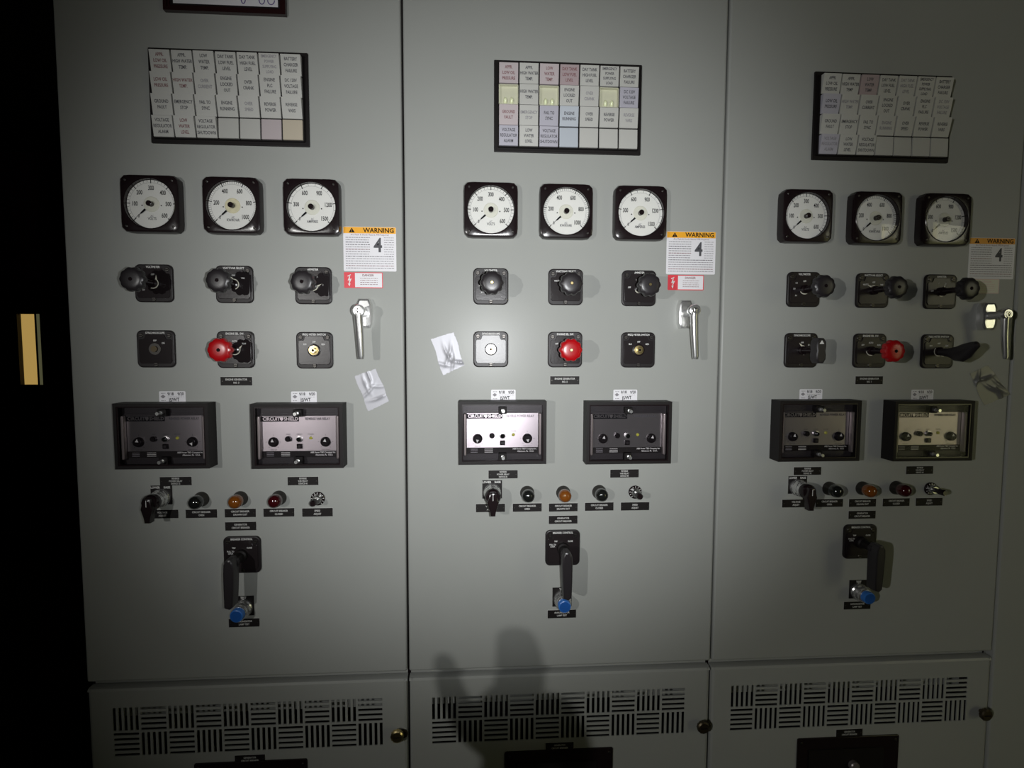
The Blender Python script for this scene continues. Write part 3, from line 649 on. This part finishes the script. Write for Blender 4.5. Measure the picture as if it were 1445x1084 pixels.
# ---------------------------------------------------------------- breaker control switches
BC = [(341.5, 783.4), (794.1, 773.5), (1214, 764.9)]
for i in range(3):
    p = at(*BC[i], 0.005)
    s = thing('breaker_control_switch', 'black breaker control switch with hanging pistol grip on the %s cabinet' % SIDE[i], 'switch', (p.x, 0, p.z), 'breaker control switches')
    part('escutcheon_plate', s, lambda: switch_plate(0.0680, 0.0705, 'BREAKER CONTROL', [('TRIP', -0.014, 0.0140), ('CLOSE', 0.0145, 0.0140), ('PULL TO\nLOCK', -0.020, 0.0055)]), 'bcp')
    for sx, sz in ((-0.0250, 0.0255), (0.0250, 0.0255), (0, -0.0295)): part('screw', s, small_screw, 'sscrew', (sx, 0.0050, sz))
    part('shaft', s, lambda: MB().lathe([(0.012, 0.006), (0.0115, 0.014), (0.0085, 0.016), (0.0080, 0.046)], 'matte', n=24), 'bcshaft')
    def grip():
        b = MB(); pts = [(-0.0078, -0.076), (0.0020, -0.079), (0.0078, -0.074), (0.0090, -0.045), (0.0098, -0.008), (0.0085, 0.006), (0.0035, 0.013), (-0.0045, 0.013), (-0.0095, 0.004), (-0.0102, -0.012), (-0.0092, -0.045)]
        return b.prism(pts, 0.042, 0.066, 'knob', 0.0035)
    g = part('pistol_grip', s, grip, 'grip'); g.rotation_euler = (0, [0.03, -0.01, 0.03][i], 0)
    part('grip_collar', g, lambda: MB().lathe([(0.0105, 0.040), (0.0110, 0.050)], 'knob', n=24), 'gcol')

# ---------------------------------------------------------------- relays
RL = [[(227.5, 616), (419.2, 616)], [(709.7, 611.3), (888, 611.3)], [(1157.5, 608.6), (1318.3, 608.6)]]
RLAB = [['dark protective relay in black glazed case, left of two on left cabinet', 'protective relay with bright silver face, right of two on left cabinet'],
        ['protective relay with pinkish silver face, left of two on middle cabinet', 'protective relay with dull grey face, right of two on middle cabinet'],
        ['dim protective relay with dark face, left of two on right cabinet', 'protective relay with yellowish lit face, right of two on right cabinet']]
def relay_case():
    b = MB(); w_, h_, t, H = 0.1635, 0.1185, 0.0055, 0.034
    b.box(-w_/2, w_/2, 0, 0.004, -h_/2, h_/2, 'matte')
    b.box(-w_/2, -w_/2+t, 0.004, H, -h_/2, h_/2, 'matte'); b.box(w_/2-t, w_/2, 0.004, H, -h_/2, h_/2, 'matte')
    b.box(-w_/2+t, w_/2-t, 0.004, H, h_/2-t, h_/2, 'matte'); b.box(-w_/2+t, w_/2-t, 0.004, H, -h_/2, -h_/2+t, 'matte')
    for (x0, x1, z0, z1) in ((-w_/2+t, w_/2-t, h_/2-.0078, h_/2-t), (-w_/2+t, w_/2-t, -h_/2+t, -h_/2+.0078), (-w_/2+t, -w_/2+.0078, -h_/2+.0078, h_/2-.0078), (w_/2-.0078, w_/2-t, -h_/2+.0078, h_/2-.0078)): b.box(x0, x1, 0.0315, 0.0330, z0, z1, 'black')
    return b
def relay_face(title):
    b = MB(); w_, z1, z0, h = 0.1345, 0.0355, -0.0295, 0.0190
    b.box(-w_/2, w_/2, h-.0006, h, z0, z1, 'silver_face')
    b.box(-w_/2, -0.0005, h, h+.0003, z1-0.0100, z1-0.0008, 'ink'); b.text('CIRCUIT', -0.0500, z1-0.0055, 0.0085, h+.0005, 'silver_face', True, 0.95)
    b.flat([(-0.0345, z1-0.002), (-0.0345, z1-0.006), (-0.0315, z1-0.0092), (-0.0285, z1-0.006), (-0.0285, z1-0.002)], h+.0005, 'silver_face')
    b.text('SHIELD', -0.0145, z1-0.0055, 0.0085, h+.0005, 'silver_face', True, 0.95)
    b.text(title, 0.0335, z1-0.0055, 0.0062, h+.0004, 'ink_grey', True, 0.80)
    for x in (-0.047, 0.047):
        for a in (-50, 0, 90, 180, 230): b.bar(x+0.0115*math.cos(math.radians(a)), -0.0125+0.0115*math.sin(math.radians(a)), x+0.014*math.cos(math.radians(a)), -0.0125+0.014*math.sin(math.radians(a)), 0.0006, h+.0004, 'ink_grey')
        b.text('TIME DELAY' if x > 0 else 'PICK UP', x, -0.0272, 0.0030, h+.0004, 'ink_grey', False, 1)
    for x, s in ((-0.020, 'RESET'), (0.0, 'TARGET'), (0.0205, 'POWER')): b.text(s, x, 0.0015, 0.0030, h+.0004, 'ink_grey', False, 1)
    return b
def relay_strip():
    b = MB(); b.box(-0.0680, 0.0690, 0.0180, 0.0188, -0.0415, -0.0295, 'matte')
    for k in range(3):
        b.bar(-0.0600, -0.0325-k*.003, -0.0470, -0.0325-k*.003, 0.0010, 0.0191, 'ink_faded'); b.bar(-0.034, -0.0325-k*.003, -0.018, -0.0325-k*.003, 0.0011, 0.0191, 'print_dim')
    b.text('ABB Power T&D Company Inc.', 0.0420, -0.0325, 0.0042, 0.0191, 'print', True, 0.85); b.text('Allentown, Pa.  U.S.A.', 0.0440, -0.0372, 0.0042, 0.0191, 'print', True, 0.85)
    return b
for i in range(3):
    for j in range(2):
        p = at(*RL[i][j], 0.034)
        s = thing('protective_relay', RLAB[i][j], 'relay', (p.x, 0, p.z), 'protective relays in glazed cases')
        part('case', s, relay_case, 'rcase')
        part('chassis', s, lambda: MB().box(-0.0760, 0.0760, 0.004, 0.0160, -0.0535, 0.0535, 'relay_inner').box(-0.0715, 0.0715, 0.016, 0.0178, -0.0465, 0.0400, 'relay_inner'), 'rchas')
        part('face_plate', s, lambda: relay_face(['REVERSE POWER RELAY', 'REVERSE VAR RELAY'][j]), 'rface%d' % j)
        part('data_strip', s, relay_strip, 'rstrip')
        for q, x in enumerate((-0.0470, 0.0470)):
            d = part('setting_dial', s, lambda: MB().lathe([(0.0092, 0), (0.0092, 0.002), (0.0075, 0.0070), (0.0065, 0.0075)], 'relay_knob', n=28), 'rdial', (x, 0.0190, -0.0125))
            pt = part('dial_pointer', d, lambda: MB().flat([(-0.0028, 0.0010), (0.0028, 0.0010), (0, 0.0068)], 0.0078, 'print'), 'rptr', (0, 0, 0))
            pt.rotation_euler = (0, [[0.1, 2.8], [3.3, 3.0], [0.2, 0.1]][i][q]*(1 if j == 0 else 0.05), 0)
        part('reset_button', s, lambda: MB().lathe([(0.0050, 0), (0.0050, 0.006), (0.0040, 0.0075)], 'relay_knob', n=22), 'rbtn', (-0.0200, 0.0190, -0.0065))
        part('target_lamp', s, lambda: MB().lathe([(0.0055, 0), (0.0055, 0.003), (0.0042, 0.0032)], 'steel', n=22).lathe([(0.0042, 0.003), (0.0038, 0.0075), (0.0015, 0.0090)], 'darklens', n=22), 'rlamp', (0.0, 0.0190, -0.0070))
        part('power_led', s, lambda: MB().lathe([(0.0030, 0), (0.0026, 0.002), (0.0012, 0.003)], 'yellow_led', n=16), 'rled', (0.0205, 0.0190, -0.0055))
        part('test_button', s, lambda: MB().prism(rrect(0.0095, 0.0090, 0.001, 2), 0, 0.004, 'relay_knob', 0.001).prism(rrect(0.0050, 0.0045, 0.0008, 2), 0.004, 0.005, 'knob'), 'rtest', (0.0, 0.0190, -0.0205))
        for x in (-0.0705, 0.0705):
            part('side_rod', s, lambda: MB().prism(rrect(0.0052, 0.080, 0.0024, 4), 0, 0.0085, 'rod', 0.0015), 'rrod', (x, 0.0200, -0.0035))
        part('terminal_screw', s, lambda: MB().lathe([(0.002, 0), (0.0015, 0.002)], 'chrome', n=12), 'rts', (-0.0685 if j else 0.0685, 0.0160, -0.005))
        part('terminal_screw', s, lambda: MB().lathe([(0.002, 0), (0.0015, 0.002)], 'chrome', n=12), 'rts', (-0.0685 if j else 0.0685, 0.0160, -0.024))
        part('cover_glass', s, lambda: MB().box(-0.0762, 0.0762, 0.0295, 0.0305, -0.0537, 0.0537, 'cover'), 'rglass')
        for z in (0.0420, -0.0455):
            ts = part('thumb_screw', s, lambda: MB().lathe([(0.0036, 0.0), (0.0036, 0.0045), (0.0022, 0.0050), (0.0022, 0.0125), (0.0030, 0.0130), (0.0030, 0.0150)], 'chrome', n=18), 'rthumb', (0.0, 0.0305, z))
            part('screw_shade', ts, lambda: MB().prism(rrect(0.0150, 0.0130, 0.001, 2), -0.0130, 0.0, 'matte'), 'rshade')  # dark block puts in the shadowed recess behind the cover screw

# ---------------------------------------------------------------- pilot lamps, push buttons, adjusters
for i in range(3):
    for k, key in enumerate(('l2', 'l3', 'l4')):
        px, py = dict((a, b_) for a, b_, _, _ in PLATES)[key][i]
        p = at(px, py-20.5); lens = ['darklens', 'amber', ['redlens', 'darklens', 'redlens'][i]][k]
        lab = ['dark pilot lamp above the circuit breaker open nameplate', 'amber pilot lamp in the middle of the row', '%s pilot lamp above the circuit breaker closed nameplate' % ('dark red' if i != 1 else 'black looking')][k]+' on %s cabinet' % SIDE[i]
        s = thing('pilot_lamp', lab, 'lamp', (p.x, 0, p.z), 'pilot lamps in a row')
        part('bezel', s, lambda: MB().lathe([(0.0140, 0), (0.0140, 0.002), (0.0130, 0.004), (0.0125, 0.008), (0.0112, 0.010), (0.0110, 0.018)], 'screw', n=30), 'plb')
        def lensmb():
            return MB().lathe([(0.0112, 0.014), (0.0122, 0.018), (0.0122, 0.025), (0.0112, 0.0295), (0.0085, 0.0330), (0.0045, 0.0350), (0.0005, 0.0355)], lens, n=30)
        part('lens', s, lensmb, 'lens'+lens)
    # speed adjuster
    px, py = [(448.3, 704), (896.5, 694.8), (1314, 690)][i]; p = at(px, py, 0.003)
    s = thing('speed_adjust_knob', 'small round black speed adjust knob with numbered chrome skirt on %s cabinet' % SIDE[i], 'knob', (p.x, 0, p.z), 'speed adjust knobs')
    b = MB(); b.lathe([(0.0130, 0), (0.0130, 0.0030), (0.0110, 0.0045)], 'black', n=30)
    for q in range(11): a = math.radians(230-28*q); b.bar(0.0095*math.cos(a), 0.0095*math.sin(a), 0.0122*math.cos(a), 0.0122*math.sin(a), 0.0009, 0.0047, 'print')
    part('skirt', s, b)
    part('collar', s, lambda: MB().lathe([(0.0085, 0.004), (0.0085, 0.012), (0.0070, 0.014)], 'steel', n=24, mod=lambda a, k: 1+0.05*math.cos(12*a)), 'sacol')
    part('stem', s, lambda: MB().lathe([(0.0045, 0.012), (0.0045, 0.022), (0.0060, 0.024), (0.0058, 0.036), (0.0045, 0.038)], 'black', n=20), 'sastem')
    # voltage adjust lever
    px, py = [(228.5, 702), (694.5, 694), (1125, 687.5)][i]; p = at(px, py)
    s = thing('voltage_adjust_switch', 'chrome ringed voltage adjust switch with drooping black lever on %s cabinet' % SIDE[i], 'switch', (p.x, 0, p.z), 'voltage adjust switches')
    part('legend_plate', s, lambda: MB().box(-0.0190, 0.0190, 0, 0.0016, -0.0130, 0.0225, 'matte').text('LOWER', -0.0105, 0.0190, 0.0056, 0.0018, 'print', True, 0.85).text('RAISE', 0.0105, 0.0190, 0.0056, 0.0018, 'print', True, 0.85), 'vap')
    part('chrome_ring', s, lambda: MB().lathe([(0.0168, 0.0016), (0.0168, 0.006), (0.0150, 0.008), (0.0158, 0.009), (0.0158, 0.014), (0.0140, 0.018), (0.0146, 0.019), (0.0146, 0.026), (0.0130, 0.030)], 'chrome', n=36, mod=lambda a, k: 1+0.02*math.cos(18*a) if k in (4, 3) else 1), 'var')
    def lev():
        b = MB(); b.lathe([(0.0138, 0.027), (0.0150, 0.032), (0.0150, 0.040), (0.0125, 0.044)], 'black', n=30)
        b.prism([(-0.0045, -0.034), (0.0045, -0.034), (0.0055, -0.026), (0.0110, -0.008), (0.006, 0.010), (-0.006, 0.010), (-0.0110, -0.008), (-0.0055, -0.026)], 0.036, 0.052, 'black', 0.003)
        return b.box(-0.0005, 0.0005, 0.052, 0.0523, -0.004, 0.008, 'print')
    part('lever_knob', s, lev, 'lev')
    # lamp test push button
    px, py = [(344.3, 857.5), (793, 845), (1210.5, 834)][i]; p = at(px, py)
    s = thing('lamp_test_button', 'blue push button in chrome ring for lamp test on %s cabinet' % SIDE[i], 'push button', (p.x, 0, p.z), 'blue lamp test buttons')
    part('legend_plate', s, lambda: MB().box(-0.0190, 0.0190, 0, 0.0016, -0.0150, 0.0230, 'matte').text('TEST', 0, 0.0195, 0.0060, 0.0018, 'print', True, 0.85), 'ltp')
    part('chrome_ring', s, lambda: MB().lathe([(0.0172, 0.0016), (0.0172, 0.006), (0.0150, 0.008), (0.0160, 0.009), (0.0160, 0.015), (0.0138, 0.018), (0.0142, 0.019), (0.0142, 0.024), (0.0128, 0.026)], 'chrome', n=36, mod=lambda a, k: 1+0.02*math.cos(18*a) if k in (4, 3) else 1), 'ltr')
    part('button', s, lambda: MB().lathe([(0.0122, 0.022), (0.0122, 0.034), (0.0114, 0.0358), (0.0100, 0.0365)], 'blue', n=32).lathe([(0.0100, 0.0365), (0.0098, 0.0360)], 'blue', n=32), 'ltb')

# ---------------------------------------------------------------- stickers and tape
def placed(name, mb, px, py, lab, cat, grp, rot=0.0):
    p = at(px, py); o = part(name, None, mb, None, (p.x, 0, p.z)); o.rotation_euler = (0, -rot, 0); return tag(o, lab, cat, grp)
def dashes(b, x0, x1, z, wd, h, m, seed):
    r = random.Random(seed); x = x0
    while x < x1-0.001:
        l = r.uniform(0.0015, 0.0055); e = min(x+l, x1); b.bar(x, z, e, z, wd, h, m); x = e+0.0010
def warn(seed, dim):
    b = MB(); w_, h_ = 0.0965, 0.0810; b.prism(rrect(w_, h_, 0.002, 3), 0, 0.0003, 'sticker'); e = 0.0005
    b.box(-w_/2+.0005, w_/2-.0005, 0.0003, 0.0004, h_/2-0.0120, h_/2-.0005, 'orange_dark' if dim else 'orange')
    b.text('WARNING', 0.0165, h_/2-0.0066, 0.0118, e, 'ink', True, 0.98)
    b.flat([(-0.038, h_/2-.0105), (-0.027, h_/2-.0105), (-0.0325, h_/2-.0018)], e, 'ink'); b.text('!', -0.0325, h_/2-.0072, 0.0062, e+.0002, 'orange')
    b.text('Arc Flash & Shock Hazard, PPE Required', 0, h_/2-0.0145, 0.0042, e, 'ink_red', False, 1.0)
    z = h_/2-0.0195; k = 0
    b.text('4', 0.0150, 0.006, 0.036, e+.0002, 'ink_grey', True, 0.85)
    while z > -h_/2+0.003:
        bot = z < -0.012; m = 'ink_red' if (k in (5, 12)) else ('ink_grey' if k in (2, 3, 8) else 'ink_faded')
        if bot: dashes(b, -0.044, 0.044, z, 0.0012, e, m, seed+k)
        else:
            dashes(b, -0.044, 0.000, z, 0.0013, e, m, seed+k); dashes(b, 0.026, 0.044, z, 0.0010, e, 'ink_faded', seed+k+50)
        z -= 0.0043; k += 1
    return b
for i, (px, py) in enumerate([(522, 351.7), (975, 357.2), (1399, 365)]):
    placed('warning_label', warn(i*100, i == 2), px, py, ['white warning label with orange header and grey 4 on left cabinet', 'white warning label with orange header and grey 4 on middle cabinet', 'dim warning label with tilted orange header above chrome handle, right cabinet'][i], 'sticker', 'arc flash warning labels', 0.0)
def danger(f):
    b = MB(); w_, h_ = 0.0710, 0.0290; b.prism(rrect(w_, h_, 0.0015, 3), 0, 0.0003, 'faded_print' if f else 'red_print'); e = 0.0005
    b.box(-0.0155, w_/2-.0015, 0.0003, 0.0004, -h_/2+.0015, h_/2-.0015, 'cream_print' if f else 'sticker')
    pm = 'faded_print' if f else 'ink_red'
    b.text('DANGER', 0.0085, 0.0088, 0.0055, e, pm, True, 0.95)
    for k in range(4): dashes(b, -0.006, 0.026, 0.0035-k*0.0038, 0.0009, e, pm, 7+k)
    if not f:
        b.flat([(-0.0240, 0.0110), (-0.0290, -0.0010), (-0.0255, -0.0002), (-0.0270, -0.0070), (-0.0290, -0.0060), (-0.0255, -0.0115), (-0.0240, -0.0055), (-0.0256, -0.0060), (-0.0215, 0.0030), (-0.0250, 0.0020)], e, 'print')
        b.bar(-0.0290, 0.0070, -0.0230, 0.0100, 0.0015, e, 'print')
    return b
for i, (px, py) in enumerate([(513, 395.5), (967.7, 398.9), (1386, 404)]):
    placed('danger_label', danger(i == 2), px, py, ['red and white danger label under the warning label, left cabinet', 'red and white danger label under the warning label, middle cabinet', 'faded pale danger label partly behind ammeter knob, right cabinet'][i], 'sticker', 'danger labels')
def insp(t1, seed):
    b = MB(); w_, h_ = 0.0470, 0.0238; b.prism(rrect(w_, h_, 0.0020, 3), 0, 0.0003, 'sticker'); e = 0.0005
    b.text(t1, -0.003, 0.0066, 0.0078, e, 'ink', True, 0.8, 0.03); b.text('9/20', 0.0150, 0.0066, 0.0078, e, 'ink', True, 0.8, 0.05)
    b.text('JS/WT', 0.0030, -0.0042, 0.0088, e, 'ink', True, 0.8, 0.04)
    b.flat([(-0.0165, 0.0055), (-0.0210, 0.0020), (-0.0165, -0.0015), (-0.0120, 0.0020)], e, 'ink_faded')
    dashes(b, -0.020, -0.012, 0.0080, 0.0010, e, 'ink_faded', seed); dashes(b, -0.008, 0.020, 0.0015, 0.0006, e, 'ink_faded', seed+1); dashes(b, -0.020, -0.012, -0.0055, 0.0010, e, 'ink_faded', seed+2); dashes(b, -0.018, 0.020, -0.0098, 0.0011, e, 'ink_grey', seed+3)
    return b
IN = [[(243.4, 561.2), (429, 561.4)], [(710.3, 558.7), (882.3, 558.5)], [(1144.2, 557.7), (1301.4, 558.2)]]
for i in range(3):
    for j in range(2):
        placed('inspection_sticker', insp('9/18', i*10+j), *IN[i][j], 'white handwritten inspection sticker above the %s relay of the %s cabinet' % (['left', 'right'][j], SIDE[i]), 'sticker', 'white inspection stickers')
def tape(corners, m, amp, seed, c):
    """crumpled foil strip through four photograph corners TL TR BR BL"""
    P = [at(*q) for q in corners]; b = MB(); N, K = 22, 30; v = []; f = []; r = random.Random(seed)
    cr = [(r.uniform(0.1, .9), r.uniform(0.1, .9), r.uniform(0, PI), r.uniform(.5, 1)) for _ in range(5)]
    for a in range(K+1):
        for q in range(N+1):
            u, t = q/N, a/K
            L = P[0].lerp(P[3], t); Rr = P[1].lerp(P[2], t); p = L.lerp(Rr, u)
            h = 0.0008
            for (cu, ct, an, s) in cr:
                d = (u-cu)*math.cos(an)+(t-ct)*1.6*math.sin(an); e = -(u-cu)*math.sin(an)+(t-ct)*1.6*math.cos(an)
                h += amp*s*math.exp(-(d+0.25*e*e)**2/0.0035)*math.exp(-e*e/0.16)
            dx = (0.0010*math.sin(9*t+seed)+r.uniform(-1, 1)*0.0004) if q in (0, N) else 0
            dz = r.uniform(-1, 1)*0.0007 if a in (0, K) else 0
            v.append((p.x-c.x+dx, h, p.z-c.z+dz))
    for a in range(K):
        for q in range(N):
            k = a*(N+1)+q; f.append((k+N+1, k+N+2, k+1, k))
    nv = len(v); v2 = v+[(x, h-0.0003, z) for x, h, z in v]; f2 = f+[tuple(nv+k for k in reversed(q)) for q in f]
    return b.add(v2, f2, m)
TP_ = [([(500.5, 531), (530.3, 520.5), (549.5, 566), (520, 580.5)], 'tape', 0.0022, 3, 'crumpled silver tape strip below the door handle of the left cabinet'),
       ([(608.7, 478.3), (640.6, 469), (654.8, 515.7), (624.9, 529.9)], 'tape', 0.0030, 11, 'wrinkled silver tape strip at the left edge of the middle cabinet'),
       ([(1368.6, 527), (1394.2, 515.3), (1425, 557), (1388, 572.5)], 'tape_grey', 0.0040, 5, 'curled grey foil tape below the chrome handle of the right cabinet')]
for cs, m_, amp, sd, lab in TP_:
    c = at(sum(q[0] for q in cs)/4, sum(q[1] for q in cs)/4)
    o = part('tape_strip', None, tape(cs, m_, amp, sd, c), None, (c.x, 0, c.z)); tag(o, lab, 'tape', 'strips of foil tape on the doors')

# framed sign cut by the top edge of the photograph
c = at(317.5, 17.5, 0.008); W_, H_ = 0.2090, 0.11
s = thing('framed_sign', 'dark maroon framed white sign at top of the left cabinet', 'sign', (c.x, 0, c.z))
b = MB(); fr_ = 0.0140
def ring(b, x0, x1, z0, z1, t, h0, h1, m):
    b.box(x0, x0+t, h0, h1, z0, z1, m); b.box(x1-t, x1, h0, h1, z0, z1, m); b.box(x0+t, x1-t, h0, h1, z0, z0+t, m); b.box(x0+t, x1-t, h0, h1, z1-t, z1, m)
ring(b, -W_/2, W_/2, 0, H_, 0.0060, 0, 0.0095, 'frame_wood'); ring(b, -W_/2+.006, W_/2-.006, 0.006, H_-.006, 0.0040, 0, 0.0070, 'frame_wood'); ring(b, -W_/2+.010, W_/2-.010, 0.010, H_-.010, 0.0040, 0, 0.0050, 'plate')
part('frame', s, b)
b = MB(); b.box(-W_/2+.014, W_/2-.014, 0, 0.0030, 0.014, H_-.014, 'sticker')
for (x, wd) in ((0.030, 0.006), (0.062, 0.008), (0.078, 0.010)):
    n = 10
    for k in range(n):
        a0_, a1_ = PI+PI*k/n, PI+PI*(k+1)/n
        b.bar(x+wd*.6*math.cos(a0_), 0.0265+0.0075*math.sin(a0_), x+wd*.6*math.cos(a1_), 0.0265+0.0075*math.sin(a1_), 0.0016, 0.0032, 'ink_purple')
part('sign_panel', s, b)

# ---------------------------------------------------------------- unseen hand added below the view, shaped to shade the foot of the middle door from the torch
TORCH = Vector((-0.85, -1.63, 1.61)); TT = 0.33
def hp(px, py, dy=0.0, tt=TT):
    p = TORCH.lerp(at(px-5, py-20), tt); return Vector((p.x, p.y+dy, p.z))
def hr(r): return r/745*TT
chains = [  # root first: palm, wrist, forearm, then five fingers
    [('R', 712, 1060, 0, 50), (735, 1080, 0, 42)],
    [('P',), (735, 1000, 0, 38), (741, 965, 0, 35), (739, 930, 0.004, 31), (737, 908, 0.006, 22)],
    [('P',), (672, 1050, 0.005, 26), (654, 1005, 0.012, 21), (649, 975, 0.016, 18), (650, 955, 0.018, 13)],
    [('P',), (752, 1010, -.010, 24), (756, 990, -.030, 22), (750, 1015, -.045, 20), (742, 1040, -.040, 17)],
    [('P',), (768, 1035, -.010, 22), (772, 1018, -.030, 20), (766, 1043, -.045, 18), (756, 1062, -.038, 15)],
    [('P',), (772, 1070, -.008, 20), (778, 1058, -.025, 17), (772, 1080, -.036, 15), (764, 1092, -.030, 13)]]
V, Ed, Rd = [], [], []
for ci, ch in enumerate(chains):
    prev = None
    for q in ch:
        if q[0] == 'P': prev = 0; continue
        if q[0] == 'R': q = q[1:]
        V.append(hp(q[0], q[1], q[2])); Rd.append(hr(q[3])); k = len(V)-1
        if prev is not None: Ed.append((prev, k))
        prev = k
base = hp(700, 1500)
def skinned(name, V, Ed, Rd, m, parent):
    me = bpy.data.meshes.new(name); me.from_pydata([tuple(v-base) for v in V], Ed, []); me.materials.append(M[m])
    o = bpy.data.objects.new(name, me); COL.objects.link(o); o.parent = parent
    md = o.modifiers.new('skin', 'SKIN'); md.use_smooth_shade = True
    if not me.skin_vertices: me.attributes.new  # layer is created with the modifier
    for k, r in enumerate(Rd): me.skin_vertices[0].data[k].radius = (r, r)
    me.skin_vertices[0].data[0].use_root = True
    ss = o.modifiers.new('subsurf', 'SUBSURF'); ss.levels = 2; ss.render_levels = 2
    return o
pr = thing('shadow_hand', 'unseen hand and sleeve added below the camera to cast a shadow', 'shadow_hand', base)
try:
    skinned('hand', V, Ed, Rd, 'skin', pr)
except Exception as ex:
    print('skin failed', ex)
# the forearm in its sleeve, hanging down from the wrist
sl = [(733, 1078, .33, 46), (728, 1130, .33, 50), (715, 1220, .32, 56), (700, 1330, .31, 62), (690, 1450, .30, 68)]
skinned('sleeve', [hp(a, b_, 0, t) for a, b_, t, r in sl], [(k, k+1) for k in range(4)], [r/745*t for a, b_, t, r in sl], 'sleeve', pr)
